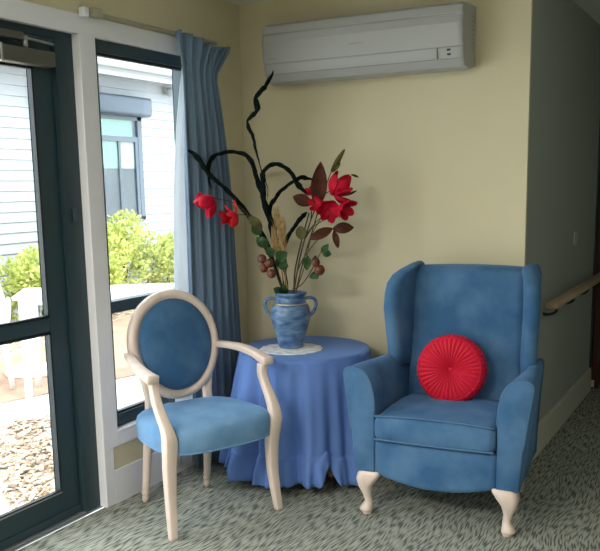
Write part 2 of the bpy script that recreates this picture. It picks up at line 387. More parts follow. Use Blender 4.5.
obj('curtain_panel', curtain_mesh(-0.035, 0.345, -0.04, 0.45, 2.150, 0.03, 0.020, 7, 0.085), M['curtain'], cu, mods=(('sol', 0.004),))
obj('lining', curtain_mesh(0.0, 0.28, -0.125, 0.20, 2.02, 0.05, 0.007, 4, 0.030, heading=False), M['lining'], cu, mods=(('sol', 0.002),))
bm = bmesh.new(); tube(bm, [(0.085 + 0.004 * math.sin(k), 0.02 + 0.27 * k / 24, 2.02 + 0.003 * math.sin(k * 1.7)) for k in range(25)], 0.012, 8)
obj('gathering_tape', bm, M['curtain'], cu)

# ------------------------------------------------------------------ oval-back chair
ch = empty('oval_back_chair', (0.584, 2.90, 0), R(65)); tag(ch, 'limed wood armchair with oval blue upholstered back and light blue seat', 'chair')
# front legs with arm supports in one sweep, one each side
for s in (-1, 1):
    st = []
    for z, y, x, hx, hy in ((0.0, -0.018, 0.268, 0.0165, 0.016), (0.06, -0.008, 0.264, 0.018, 0.018), (0.18, 0.008, 0.258, 0.021, 0.021), (0.30, 0.008, 0.256, 0.025, 0.024), (0.38, -0.004, 0.258, 0.028, 0.026),
                            (0.43, -0.012, 0.262, 0.027, 0.025), (0.47, 0.000, 0.266, 0.0235, 0.023), (0.52, 0.035, 0.270, 0.020, 0.022), (0.57, 0.070, 0.270, 0.018, 0.021), (0.61, 0.088, 0.268, 0.017, 0.020), (0.655, 0.088, 0.272, 0.019, 0.021)):
        st.append(((s * x, y, z), hx, hy))
    pts = [Vector(a[0]) for a in st]; sp = spline(pts, 4); st2 = []
    for i, p in enumerate(sp):
        k = min(i // 4, len(st) - 2); u = (i - 4 * k) / 4
        st2.append((p, st[k][1] * (1 - u) + st[k + 1][1] * u, st[k][2] * (1 - u) + st[k + 1][2] * u))
    obj('front_leg', rect_tube(bmesh.new(), st2, 0.3), M['wood'], ch)
for s in (-1, 1):   # rear legs: turned foot, rising to the oval
    bm = bmesh.new(); base = Vector((s * 0.165, 0.445, 0)); top = Vector((s * 0.155, 0.385, 0.40)); rings = []
    for z, r in ((0, 0.009), (0.008, 0.014), (0.03, 0.017), (0.036, 0.013), (0.042, 0.019), (0.055, 0.019), (0.062, 0.014), (0.07, 0.019), (0.085, 0.017), (0.2, 0.020), (0.34, 0.023), (0.40, 0.023)):
        c = base.lerp(top, z / 0.40); c.z = z
        rings.append([c + Vector((r * math.cos(2 * PI * k / 14), r * math.sin(2 * PI * k / 14), 0)) for k in range(14)])
    loft(bm, rings); obj('rear_leg', bm, M['wood'], ch)
    st = [((0.004 + s * 0.158, 0.386, 0.38), 0.023, 0.018), ((0.006 + s * 0.152, 0.390, 0.44), 0.020, 0.017), ((0.008 + s * 0.150, 0.396, 0.50), 0.019, 0.016), ((0.010 + s * 0.162, 0.405, 0.56), 0.017, 0.015), ((0.012 + s * 0.180, 0.416, 0.62), 0.014, 0.013)]
    obj('back_post', rect_tube(bmesh.new(), st, 0.4), M['wood'], ch)
# oval frame ring (tilted back)
BC = Vector((0.012, 0.425, 0.728)); tilt = R(10)
def bk(x, z, y=0.0):   # back-plane coordinates -> chair space
    return BC + Vector((x, y * math.cos(tilt) + z * math.sin(tilt), z * math.cos(tilt) - y * math.sin(tilt)))
def ovl(a, rx, rz):
    k = 1 + 0.05 * math.sin(a)          # slightly wider towards the top
    return rx * math.cos(a) * k, rz * math.sin(a)
bm = bmesh.new(); rings = []
for i in range(72):
    a = 2 * PI * i / 72
    sec = [(-0.024, 0.004), (-0.022, 0.016), (-0.008, 0.023), (0.006, 0.021), (0.012, 0.014), (0.020, 0.013), (0.024, 0.004), (0.024, -0.018), (-0.024, -0.018)]
    ring = []
    for dr, h in sec:
        x, z = ovl(a, 0.2035 - dr, 0.2275 - dr); ring.append(bk(x, z, -h))
    rings.append(ring)
loft(bm, rings, closed=True); obj('oval_frame', bm, M['wood'], ch)
bm = bmesh.new(); rings = []
for rf, h in ((1.0, 0.008), (0.985, 0.018), (0.94, 0.027), (0.85, 0.034), (0.65, 0.042), (0.4, 0.047), (0.15, 0.049), (0.02, 0.049)):
    rings.append([bk(*ovl(2 * PI * i / 64, 0.184 * rf, 0.209 * rf), -h) for i in range(64)])
r2 = [[bk(*ovl(2 * PI * i / 64, 0.184 * rf, 0.209 * rf), h) for i in range(64)] for rf, h in ((0.02, 0.028), (0.5, 0.026), (0.9, 0.018), (1.0, 0.006))]
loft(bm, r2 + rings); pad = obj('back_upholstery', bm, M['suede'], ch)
bm = bmesh.new(); pts = [bk(*ovl(2 * PI * i / 64, 0.181, 0.206), -0.017) for i in range(65)]; tube(bm, pts, 0.0045, 6); obj('piping', bm, M['piping'], pad)
# seat
def seat_outline(k=1.0, n=56, grow=0.0):
    o = []
    for i in range(n):
        a = 2 * PI * i / n; ca, sa = math.cos(a), math.sin(a); e = 0.52
        x = abs(ca) ** e * (1 if ca >= 0 else -1); y = abs(sa) ** e * (1 if sa >= 0 else -1)
        wdt = 0.278 - 0.035 * (y + 1) / 2
        o.append((x * wdt * k, 0.182 + y * 0.222 * k - 0.018 * (1 - x * x) * (1 if y < 0 else 0)))
    return o
bm = bmesh.new(); rings = []
for z, k in ((0.352, 0.95), (0.353, 0.99), (0.359, 1.005), (0.395, 1.03), (0.428, 1.035), (0.447, 1.015), (0.460, 0.96), (0.470, 0.86), (0.480, 0.66), (0.486, 0.4), (0.488, 0.1)):
    rings.append([Vector((x, y, z)) for x, y in seat_outline(k)])
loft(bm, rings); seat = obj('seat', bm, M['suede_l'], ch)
bm = bmesh.new(); pts = [Vector((x, y, 0.357)) for x, y in seat_outline(1.0)]; tube(bm, pts + [pts[0]], 0.005, 6); obj('piping', bm, M['suede_l'], seat)
for s in (-1, 1):   # armrests
    pts = spline([(s * 0.222, 0.425, 0.705), (s * 0.238, 0.37, 0.708), (s * 0.268, 0.28, 0.705), (s * 0.286, 0.18, 0.690), (s * 0.286, 0.10, 0.674), (s * 0.284, 0.055, 0.668)], 5)
    rings = []
    for i, p in enumerate(pts):
        t = i / (len(pts) - 1); t3 = (pts[min(i + 1, len(pts) - 1)] - pts[max(i - 1, 0)]).normalized(); sd = t3.cross(Vector((0, 0, 1))).normalized(); up = sd.cross(t3)
        h1 = 0.017 + 0.012 * t; h2 = 0.014 + (0.004 * t)
        if i == len(pts) - 1: h1 *= 0.75; h2 *= 0.7
        rings.append([p + sd * a * h1 / 1.0 + up * b * h2 for a, b in [(u / 1.0, v / 1.0) for u, v in rr(1, 1, 0.45, 4)]])
    bm = bmesh.new(); loft(bm, rings)
    obj('armrest', bm, M['wood'], ch)

# ------------------------------------------------------------------ wing armchair
wc = empty('wing_armchair', (1.401, 3.282, 0), R(2.4)); tag(wc, 'large blue suede wing armchair on pale cabriole legs beside the corridor corner', 'armchair')
for s in (-1, 1):   # cabriole front legs
    st = [(0.205, 0.000, 0.038, 0.040), (0.190, -0.004, 0.042, 0.042), (0.165, -0.010, 0.038, 0.038), (0.13, -0.012, 0.028, 0.028), (0.09, -0.006, 0.019, 0.019), (0.06, -0.002, 0.0175, 0.0175), (0.04, -0.006, 0.024, 0.025), (0.026, -0.008, 0.030, 0.031), (0.018, -0.008, 0.029, 0.030), (0.014, -0.006, 0.020, 0.021), (0.010, -0.006, 0.023, 0.023), (0.0, -0.006, 0.020, 0.020)]
    bm = bmesh.new(); rings = []
    for z, off, a, b in st:
        c = Vector((s * (0.300 - off * 1.6) - s * (0.03 if z > .17 else 0.03 * z / .17) * 0 , 0.004 + off, z))
        k = 1.0
        sq = max(0.0, min(1.0, (z - 0.1) / 0.08))
        ring = []
        for i in range(20):
            an = 2 * PI * i / 20; e = 1 - 0.4 * sq
            ca, sa = math.cos(an), math.sin(an)
            ring.append(c + Vector((abs(ca) ** e * (1 if ca > 0 else -1) * a + (-s * 0.022 * sq * (1 if ca * s < 0 else 0) * 1.0), abs(sa) ** e * (1 if sa > 0 else -1) * b, 0)))
        rings.append(ring)
    loft(bm, rings); obj('front_leg', bm, M['wood'], wc)
    bm = bmesh.new(); rect_tube(bm, [((s * 0.245, 0.545, 0.0), 0.018, 0.018), ((s * 0.25, 0.52, 0.10), 0.022, 0.022), ((s * 0.255, 0.49, 0.20), 0.026, 0.026)]); obj('rear_leg', bm, M['wood'], wc)
# seat frame with curved lower edge
bm = bmesh.new(); rings = []
N = 24
for i in range(N + 1):
    x = -0.262 + 0.524 * i / N; u = x / 0.262; zb = 0.158 + 0.040 * u * u; yf = -0.030 - 0.012 * (1 - u * u)
    rings.append([Vector((x, y, z)) for y, z in ((yf + 0.012, zb), (yf + 0.003, zb + 0.006), (yf, zb + 0.02), (yf, 0.335), (yf + 0.004, 0.346), (yf + 0.014, 0.35), (0.50, 0.35), (0.50, 0.20))])
loft(bm, rings); obj('seat_frame', bm, M['suede'], wc)
# seat cushion
bm = bmesh.new(); rings = []
for i in range(N + 1):
    u = -1 + 2 * i / N; x = 0.258 * u; e = max(0, abs(u) - 0.9) * 10; k = 1 - 0.25 * e * e
    zt = 0.462 + 0.014 * (1 - u * u); yf = -0.052 - 0.008 * (1 - u * u) + 0.010 * e * e
    zc = 0.407; sect = [(yf + 0.02, 0.353), (yf + 0.006, 0.358), (yf, 0.37), (yf - 0.003, 0.405), (yf, 0.442), (yf + 0.006, zt - 0.006), (yf + 0.02, zt), (0.10, zt + 0.012), (0.25, zt + 0.010), (0.40, zt - 0.004), (0.42, zt - 0.03), (0.42, 0.36)]
    rings.append([Vector((x, y, zc + (z - zc) * k)) for y, z in sect])
loft(bm, rings); cush = obj('seat_cushion', bm, M['suede'], wc)
bm = bmesh.new()
for zz, yy in ((0.462, -0.050), (0.362, -0.052)):
    tube(bm, [(0.256 * u, yy - 0.008 * (1 - u * u), zz + (0.012 * (1 - u * u) if zz > .4 else 0)) for u in [-1 + k / 12 for k in range(25)]], 0.0055, 6)
obj('piping', bm, M['piping'], cush)
# arms: section in (x,z) swept back in y
for s in (-1, 1):
    prof = [(0.262, 0.200), (0.262, 0.47), (0.266, 0.54), (0.280, 0.60), (0.300, 0.638), (0.325, 0.656), (0.36, 0.664), (0.385, 0.662), (0.402, 0.648), (0.404, 0.625), (0.394, 0.56), (0.382, 0.48), (0.370, 0.38), (0.361, 0.28), (0.355, 0.200)]
    pc = Vector((0.325, 0.43)); rings = []
    for y, k, dz in ((-0.036, 0.90, 0), (-0.034, 0.955, 0), (-0.026, 0.985, 0), (-0.012, 1, 0), (0.08, 1, 0.0), (0.2, 1, -0.006), (0.32, 1, -0.010), (0.44, 1, -0.012), (0.53, 0.96, -0.014)):
        ring = []
        for x, z in prof:
            inn = 1 - 0.10 * min(1, max(0, y) / 0.5)
            xx = pc.x + (x - pc.x) * k; zz = pc.y + (z - pc.y) * (1 - (1 - k) * 0.45)
            if xx > 0.29: xx = 0.29 + (xx - 0.29) * (1 - 0.52 * min(1, max(0, y) / 0.45))
            ring.append(Vector((s * xx, y, zz + dz * (1 if z > .5 else 0))))
        rings.append(ring)
    bm = bmesh.new(); loft(bm, rings); arm = obj('arm', bm, M['suede'], wc)
    bm = bmesh.new(); pts = []
    for x, z in prof[1:-2]:
        xx = pc.x + (x - pc.x) * 0.975; zz = pc.y + (z - pc.y) * 0.99
        pts.append((s * xx, -0.030, zz))
    tube(bm, spline(pts, 3), 0.0055, 6, up=Vector((0, 1, 0))); obj('piping', bm, M['piping'], arm)
# backrest
def back_y(z): return 0.410 + (z - 0.45) * 0.15
bm = bmesh.new(); rings = []
for z, k in [(0.36, 1), (0.45, 1), (0.55, 1), (0.65, 1), (0.75, 1), (0.85, 1), (0.95, 1), (1.01, 1), (1.04, 0.96), (1.058, 0.82), (1.066, 0.6), (1.068, 0.3)]:
    y = back_y(z); ring = []; hx = 0.262
    T = 0.15
    for i in range(13):
        u = -1 + 2 * i / 12; ring.append(Vector((hx * u, y + 0.5 * T * (1 - k) - 0.022 * (1 - u ** 4) * k, z + (0.010 * (1 - u * u) if z > 1.0 else 0))))
    for i in range(13):
        u = 1 - 2 * i / 12; ring.append(Vector((hx * 1.08 * u, y + T - 0.5 * T * (1 - k), z + (0.010 * (1 - u * u) if z > 1.0 else 0))))
    rings.append([Vector((p.x, p.y, p.z - 0.018 * max(0, (p.z - 0.6) / 0.46))) for p in ring])
loft(bm, rings); obj('backrest', bm, M['suede'], wc)
# wings
for s in (-1, 1):
    rings = []
    tabx = [(0.60, 0.304), (0.72, 0.308), (0.88, 0.318), (0.98, 0.316), (1.03, 0.300), (1.085, 0.262)]
    taby = [(0.60, 0.370), (0.72, 0.350), (0.88, 0.330), (0.98, 0.342), (1.04, 0.395), (1.085, 0.49)]
    for z, th in ((0.60, 0.9), (0.66, 1), (0.72, 1), (0.80, 1.0), (0.88, 1), (0.95, 1), (1.00, 1), (1.035, 0.97), (1.058, 0.85), (1.074, 0.62), (1.083, 0.3)):
        f = Vector((lerpf(tabx, z), lerpf(taby, z), z)); b = Vector((0.272, back_y(z) + 0.10, z))
        dv = (b - f); dv.z = 0; L = dv.length; dv.normalize(); nv = Vector((dv.y, -dv.x, 0))  # outward
        hw_ = 0.036 * th; ring = []
        m = 1 - 0.0 * (1 - th)
        for q in range(9):
            a = R(90 - 180 * q / 8)   # round front
            ring.append(f + nv * (math.sin(a) * hw_) - dv * (math.cos(a) * hw_ * 1.0))
        for q in range(5):
            a = R(-90 + 180 * q / 4)
            ring.append(b + nv * (math.sin(a) * hw_) + dv * (math.cos(a) * hw_ * 0.6))
        rings.append([Vector((s * p.x, p.y, p.z - 0.014 * max(0, (p.z - 0.6) / 0.46))) for p in ring])
    bm = bmesh.new(); loft(bm, rings); obj('wing', bm, M['suede'], wc)

# ------------------------------------------------------------------ red round cushion on the armchair
rc = empty('round_cushion'); tag(rc, 'round red velvet cushion with radiating pleats and a centre button, on the wing armchair', 'cushion')
bm = bmesh.new(); rings = []; Rr = 0.156; n = 200
prof = []
for rr_, h in ((0.03, 0.030), (0.06, 0.038), (0.12, 0.046), (0.25, 0.054), (0.45, 0.060), (0.65, 0.060), (0.80, 0.056), (0.87, 0.050), (0.885, 0.047), (0.93, 0.043), (0.975, 0.032), (1.0, 0.014), (1.0, 0.0)):
    prof.append((rr_, h))
full = prof + [(r_, -h_) for r_, h_ in reversed(prof[:-1])]
rings = []
for ri, (rf, h) in enumerate(full):
    ring = []
    for i in range(n):
        a = 2 * PI * i / n
        if rf < 0.88:
            pl = 0.0085 * (abs(math.sin(19 * a + 0.5 * math.sin(3 * a))) - 0.6) * min(1, rf * 4) * (1 if h > 0 else 1)
            hh = h + (pl if h > 0 else -pl); rad = Rr * rf
        else:
            pl = 0.006 * (abs(math.sin(24 * a + rf * 12)) - 0.5); hh = h * (1 + pl * 8); rad = Rr * rf + pl
        ring.append(Vector((rad * math.cos(a), rad * math.sin(a), hh)))
    rings.append(ring)
loft(bm, rings); pil = obj('cushion_cover', bm, M['redvel'], rc)
bm = bmesh.new(); lathe(bm, [(0.001, 0.040), (0.007, 0.0395), (0.010, 0.037), (0.011, 0.033), (0.008, 0.028)], 16); obj('button', bm, M['redvel'], rc)
bm = bmesh.new(); tube(bm, [(Rr * 0.885 * math.cos(2 * PI * k / 64), Rr * 0.885 * math.sin(2 * PI * k / 64), 0.049) for k in range(65)], 0.0035, 6); obj('edge_cord', bm, M['redvel'], rc)
wcm = Matrix.Translation((1.401, 3.282, 0)) @ Matrix.Rotation(R(2.4), 4, 'Z')
rc.matrix_world = wcm @ Matrix.Translation((-0.024, 0.316, 0.610)) @ Matrix.Rotation(R(3), 4, 'Z') @ Matrix.Rotation(R(78), 4, 'X')

# ------------------------------------------------------------------ round table, cloth, mat
TC = Vector((0.572, 3.672, 0))
TZ = 0.636
tbl = empty('round_table', TC); tag(tbl, 'small round pedestal table hidden under the blue cloth, a wooden foot just showing', 'table')
bm = bmesh.new(); lathe(bm, [(0.05, TZ - 0.03), (0.312, TZ - 0.03), (0.318, TZ - 0.024), (0.318, TZ - 0.008), (0.312, TZ - 0.003), (0.05, TZ - 0.003)], 48); obj('tabletop', bm, M['wood'], tbl, False)
bm = bmesh.new(); lathe(bm, [(0.035, 0.10), (0.045, 0.14), (0.03, 0.2), (0.04, 0.3), (0.025, 0.4), (0.035, 0.55), (0.06, TZ - 0.03)], 24); obj('pedestal', bm, M['wood'], tbl)
for k in range(4):
    a = R(-20 + 90 * k); dx, dy = math.cos(a), math.sin(a)
    if k == 0: pass
    bm = bmesh.new(); tube(bm, spline([(dx * 0.02, dy * 0.02, 0.16), (dx * 0.08, dy * 0.08, 0.12), (dx * 0.15, dy * 0.15, 0.05), (dx * 0.205, dy * 0.205, 0.022)], 6), lambda t: 0.026 - 0.002 * t, 10); obj('foot', bm, M['wood'], tbl)

bm = bmesh.new(); nth = 360; rows = []
def cloth_pt(th, t, part):
    # part 0: top disc (t radius factor); part 1: drape (t 0..1)
    if part == 0: return Vector((0.322 * t * math.cos(th), 0.322 * t * math.sin(th), TZ + 0.002))
    folds = (0.75 * math.sin(12 * th + 0.7 + 0.9 * math.sin(2 * th)) + 0.45 * math.sin(19 * th + 2.1 + 0.8 * math.sin(3 * th)) + 0.35 * math.sin(7 * th + 4.0) + 0.30 * math.sin(29 * th + 1.0))
    ruf = math.sin(34 * th + 1.4 * math.sin(5 * th)) + 0.5 * math.sin(53 * th + 1)
    z = TZ + 0.002 - t * (TZ - 0.045)
    grow = 0.324 + 0.075 * t ** 0.9
    r = grow + 0.034 * folds * min(1, t * 1.5) ** 1.1
    if t < 0.02: z = TZ - 0.002; r = 0.3235
    ts = 0.78
    if t > ts:
        u = (t - ts) / (1 - ts)
        r += 0.020 * math.sqrt(u) + (0.008 * math.sqrt(u) + 0.008 * u) * ruf
    else:
        u = max(0, 1 - (ts - t) / 0.12); r += -0.004 * u + 0.0025 * u * ruf
    z += 0.012 * math.sin(5 * th + 1.0) * t * 1.0 * (1 if t > ts else t / ts)
    z += 0.10 * math.exp(-(((th - R(313.5)) / R(4.5)) ** 2)) * t ** 4
    p = Vector((r * math.cos(th), r * math.sin(th), z))
    q = TC + p                                # keep clear of the back wall, curtain and armchair
    if q.y > 4.030: p.y = 4.030 - TC.y - 0.004 * math.sin(40 * th) * t
    # left side of the armchair
    ax = 1.393 - 0.428 - 0.04 * (q.y - 3.282)
    if q.x > ax: p.x = ax - TC.x
    p.z = max(p.z, 0.012)
    return p
specs = [(0, 0.02), (0, 0.4), (0, 0.8), (0, 0.95), (0, 0.99)] + [(1, t) for t in [0.0, 0.012, 0.03, 0.06] + [0.1 + 0.068 * k for k in range(10)] + [0.765, 0.78, 0.787, 0.80, 0.82, 0.85, 0.88, 0.91, 0.94, 0.97, 1.0]]
rings = [[cloth_pt(2 * PI * i / nth, t, pt) for i in range(nth)] for pt, t in specs]
loft(bm, rings, cap=False)
bm.faces.new([v for v in list(bm.verts)[:nth]])
tc = obj('tablecloth', bm, M['cloth'], mods=(('sol', 0.002),)); tc.location = TC
tag(tc, 'blue cotton cloth with a gathered frill hem, draped over the round table to the floor', 'tablecloth')
dl = bmesh.new(); n = 96
rings = [[Vector(((0.155 * k + (0.004 * math.sin(16 * 2 * PI * i / n) if k > .9 else 0)) * math.cos(2 * PI * i / n), (0.155 * k + (0.004 * math.sin(16 * 2 * PI * i / n) if k > .9 else 0)) * math.sin(2 * PI * i / n), h)) for i in range(n)] for k, h in ((0.05, 0), (0.95, 0), (1, 0), (1, 0.003), (0.95, 0.004), (0.05, 0.004))]
loft(dl, rings); dm = obj('doily', dl, M['doily'], smooth=False); dm.location = (0.536, 3.60, TZ + 0.0035)
tag(dm, 'round white patterned doily under the blue vase', 'doily')

# ------------------------------------------------------------------ vase
VB = Vector((0.519, 3.630, TZ + 0.008))
va = empty('vase', VB, R(29)); tag(va, 'mottled blue glazed two-handled vase with a gold band, holding the arrangement', 'vase')
prof = [(0.005, 0.0), (0.058, 0.0), (0.062, 0.006), (0.064, 0.02), (0.074, 0.06), (0.088, 0.105), (0.097, 0.145), (0.099, 0.175), (0.093, 0.203), (0.080, 0.222), (0.070, 0.235), (0.067, 0.248), (0.070, 0.258), (0.078, 0.264), (0.080, 0.272), (0.076, 0.277), (0.066, 0.276), (0.062, 0.262), (0.060, 0.24), (0.07, 0.21), (0.08, 0.15), (0.05, 0.03), (0.005, 0.02)]
bm = bmesh.new(); lathe(bm, prof, 48)
for v in bm.verts:
    w_ = 0.004 * noise.noise(v.co * 18); rr_ = math.hypot(v.co.x, v.co.y)
    if rr_ > 0.03 and v.co.z > 0.01: v.co.x *= 1 + w_ / rr_; v.co.y *= 1 + w_ / rr_
obj('vase_body', bm, M['glaze'], va)
for s in (-1, 1):
    bm = bmesh.new(); tube(bm, spline([(s * 0.062, 0, 0.236), (s * 0.090, 0, 0.247), (s * 0.118, 0, 0.240), (s * 0.127, 0, 0.215), (s * 0.118, 0, 0.185), (s * 0.106, 0, 0.168), (s * 0.092, 0, 0.160)], 5), 0.0085, 10, up=Vector((0, 1, 0))); obj('handle', bm, M['glaze'], va)
bm = bmesh.new(); tube(bm, [(0.0815 * math.cos(2 * PI * k / 48), 0.0815 * math.sin(2 * PI * k / 48), 0.2215) for k in range(49)], 0.003, 6); obj('gold_band', bm, M['gold'], va)

# ------------------------------------------------------------------ the arrangement
FO = Vector((0.535, 3.64, 0.645))
VIN = Vector((-0.016, -0.010, 0.03))
lat = Vector((0.875, 0.484, 0)); dep = Vector((-0.484, 0.875, 0))
def inside(pts):
    p0 = Vector(pts[0]); c = Vector((-0.016, -0.010, 0)); dd = Vector((p0.x, p0.y, 0)) - c
    if dd.length > 0.045: dd = dd.normalized() * 0.045
    q = Vector((c.x + dd.x, c.y + dd.y, 0.275)); e = Vector((c.x - dd.x * 0.6, c.y - dd.y * 0.6, 0.04))
    return [e, q.lerp(e, 0.25), q] + [Vector(p) for p in pts[1:]]
def stem_thing(name, label, cat, group=None):
    o = empty(name, FO); tag(o, label, cat, group); return o
def stem(pts, r0, r1, m, parent, ins=True, name='stem'):
    if ins: pts = inside(pts)
    bm = bmesh.new(); tube(bm, spline(pts, 6), lambda t: r0 + (r1 - r0) * t, 7); return obj(name, bm, m, parent)
def blade(bm, a, b, wd, nrm, curl=0.15, n=8, shape=1.0, wob=0.0, seed=0, cup=0.25, pw=0.75):
    """a leaf or petal surface from a to b facing nrm"""
    a = Vector(a); b = Vector(b); ax = b - a; L = ax.length; ax.normalize(); nrm = Vector(nrm); nrm = (nrm - ax * nrm.dot(ax)).normalized(); sd = ax.cross(nrm); rows = []
    for i in range(n + 1):
        t = i / n; w_ = wd * (math.sin(PI * min(1, max(0, t ** shape))) ** pw if 0 < t < 1 else 0.03 if pw > 0.6 else 0.25)
        if wob: w_ *= 1 + wob * math.sin(9 * t + seed)
        c = a + ax * L * t + nrm * (curl * L * math.sin(PI * t))
        rows.append([bm.verts.new(c + sd * (k * w_ / 2) - nrm * (-(cup) * abs(k) ** 2 * w_ / 2)) for k in (-1, -0.5, 0, 0.5, 1)])
    for i in range(n):
        for j in range(4): bm.faces.new((rows[i][j], rows[i][j + 1], rows[i + 1][j + 1], rows[i + 1][j]))
    return bm
toC = Vector((2.0, -3.6, 0.6)).normalized()
def leafobj(a, b, wd, m, parent, nrm=None, **k):
    bm = bmesh.new(); blade(bm, a, b, wd, nrm if nrm is not None else toC, **k); return obj('leaf', bm, m, parent, mods=(('sol', 0.0012), ('sub', 1)))

def curly(label, pts, w0, seed, tw=0.10, cut=0.25):
    wob = 1.0 if tw > 0.1 else 0.35; tw = 0.03 if tw > 0.1 else 0.0
    k0 = 1.0 if wob == 1.0 else 0.45
    p = inside(pts); sp = spline(p, 9); r_ = random.Random(seed); out = []
    for i, v in enumerate(sp):
        t = i / (len(sp) - 1); k = 0.006 * min(1, max(0, (t - 0.25) * 4))
        out.append(v + Vector((noise.noise(v * 28 + Vector((seed, 0, 0))), noise.noise(v * 28 + Vector((0, seed, 9))), noise.noise(v * 28 + Vector((5, 0, seed))))) * k * 1.6 * k0)
    def rad(t):
        if t < cut: return 0.0032
        u = (t - cut) / (1 - cut); w_ = 0.76 * w0 * (1 - 0.28 * (1 - wob) / 0.65 * math.exp(-((u - 0.62) / 0.2) ** 2)) * min(1, u * 4 + 0.35) * (1 - 0.88 * max(0, (u - 0.86) / 0.14))
        return max(0.0015, w_ * (0.86 + wob * (0.30 * math.sin(u * 34 + seed) * math.sin(u * 13 + seed * 2)) + 0.07 * math.sin(u * 90 + seed) + 0.06 * math.sin(u * 61)))
    bm = bmesh.new(); tube(bm, out, rad, 10, flat=0.28, up=Vector((0.87, 0.48, 0.1)), twist=tw)
    o = obj('curly_leaf', bm, M['darkleaf']); o.location = FO; tag(o, label, 'dried leaf', 'dark curled leaves in the blue vase'); return o
curly('tallest dark crinkled leaf, zigzagging up in front of the air conditioner', [(-0.031, -0.017, 0.255), (-0.042, -0.03, 0.424), (-0.067, -0.049, 0.572), (-0.095, -0.071, 0.693), (-0.095, -0.077, 0.789), (-0.122, -0.098, 0.902), (-0.142, -0.116, 1.019), (-0.162, -0.133, 1.098), (-0.120, -0.115, 1.138), (-0.117, -0.121, 1.201), (-0.076, -0.104, 1.25), (-0.039, -0.09, 1.325)], 0.0184, 1, 0.16, 0.42)
curly('dark strap leaf arching left and hooking down in front of the curtain', [(-0.039, -0.022, 0.255), (-0.061, -0.026, 0.433), (-0.092, -0.035, 0.571), (-0.118, -0.043, 0.678), (-0.161, -0.059, 0.823), (-0.196, -0.07, 0.933), (-0.28, -0.109, 0.959), (-0.356, -0.144, 0.937), (-0.383, -0.151, 0.876), (-0.377, -0.14, 0.779)], 0.0196, 4, 0.05, 0.3)
curly('dark crinkled leaf reaching farthest left across the curtain', [(-0.044, -0.024, 0.256), (-0.076, -0.042, 0.395), (-0.132, -0.073, 0.558), (-0.19, -0.105, 0.656), (-0.263, -0.146, 0.763), (-0.345, -0.191, 0.851), (-0.397, -0.22, 0.937), (-0.442, -0.244, 0.975)], 0.0218, 9, 0.07, 0.3)
curly('dark strap leaf rising straight then bending over to the right', [(-0.026, -0.015, 0.255), (-0.038, -0.027, 0.424), (-0.067, -0.049, 0.572), (-0.108, -0.079, 0.693), (-0.111, -0.087, 0.789), (-0.103, -0.088, 0.869), (-0.045, -0.063, 0.896), (0.012, -0.038, 0.857), (0.055, -0.02, 0.781), (0.087, -0.009, 0.757)], 0.0207, 13, 0.06, 0.3)
curly('dark strap leaf slanting up right to end behind the brown leaf', [(-0.026, -0.015, 0.255), (-0.054, -0.019, 0.423), (-0.099, -0.032, 0.57), (-0.111, -0.027, 0.677), (-0.084, -0.001, 0.749), (-0.019, 0.046, 0.81), (0.019, 0.079, 0.833), (0.074, 0.121, 0.808)], 0.0184, 17, 0.08, 0.3)
curly('short dark curled leaf just above the tan grass plume', [(-0.026, -0.015, 0.255), (-0.029, -0.025, 0.385), (-0.032, -0.035, 0.503), (0.029, -0.01, 0.614), (0.076, 0.008, 0.666)], 0.0196, 21, 0.05, 0.5)

def petals(parent, c, axis, L, wd, n, open_=0.6, m=None, seed=0, curl=0.22):
    """magnolia-like bloom: cupped petals about an axis, each its own part"""
    r_ = random.Random(seed); c = Vector(c); ax = Vector(axis).normalized(); u = ax.orthogonal().normalized(); v = ax.cross(u)
    fl = None
    bm = bmesh.new()
    for k in range(n):
        a = 2 * PI * k / n + r_.uniform(-.2, .2); out = u * math.cos(a) + v * math.sin(a); op = open_ * r_.uniform(0.75, 1.25)
        tip = c + (ax * (1 - op * 0.45) + out * op).normalized() * L * r_.uniform(0.85, 1.1)
        blade(bm, c, tip, wd * r_.uniform(0.85, 1.1), -(out - ax * 0.3), curl=-curl, n=8, shape=1.25, cup=0.45, pw=0.5)
    return obj('flower', bm, m or M['red'], parent, mods=(('sol', 0.0016), ('sub', 1)))

# left red flowers
s1 = stem_thing('flower_stem', 'flower stem leaning left with two red blooms in front of the curtain', 'flower')
main = stem([(-0.048, -0.027, 0.256), (-0.085, -0.064, 0.426), (-0.117, -0.099, 0.555), (-0.158, -0.139, 0.648), (-0.21, -0.183, 0.660)], 0.0045, 0.002, M['stem'], s1)
stem([(-0.155, -0.143, 0.648), (-0.207, -0.183, 0.712), (-0.251, -0.219, 0.731), (-0.300, -0.255, 0.742)], 0.0025, 0.002, M['stem'], s1, ins=False, name='side_stem')
petals(s1, (-0.292, -0.250, 0.750), (-0.5, -0.35, -0.75), 0.105, 0.066, 5, 0.55, seed=3)
petals(s1, (-0.318, -0.268, 0.728), (-0.75, -0.4, 0.10), 0.060, 0.055, 4, 0.55, seed=31)
petals(s1, (-0.200, -0.178, 0.662), (-0.55, -0.5, -0.45), 0.078, 0.050, 5, 0.5, m=M['red2'], seed=5)
petals(s1, (-0.240, -0.205, 0.656), (-0.8, -0.5, -0.3), 0.055, 0.045, 4, 0.6, seed=6)
for a, b in (((-0.205, -0.18, 0.665), (-0.213, -0.186, 0.735)), ((-0.22, -0.19, 0.665), (-0.262, -0.21, 0.71))): leafobj(a, b, 0.012, M['red2'], s1)
leafobj((-0.165, -0.143, 0.655), (-0.112, -0.103, 0.585), 0.05, M['olive'], s1)

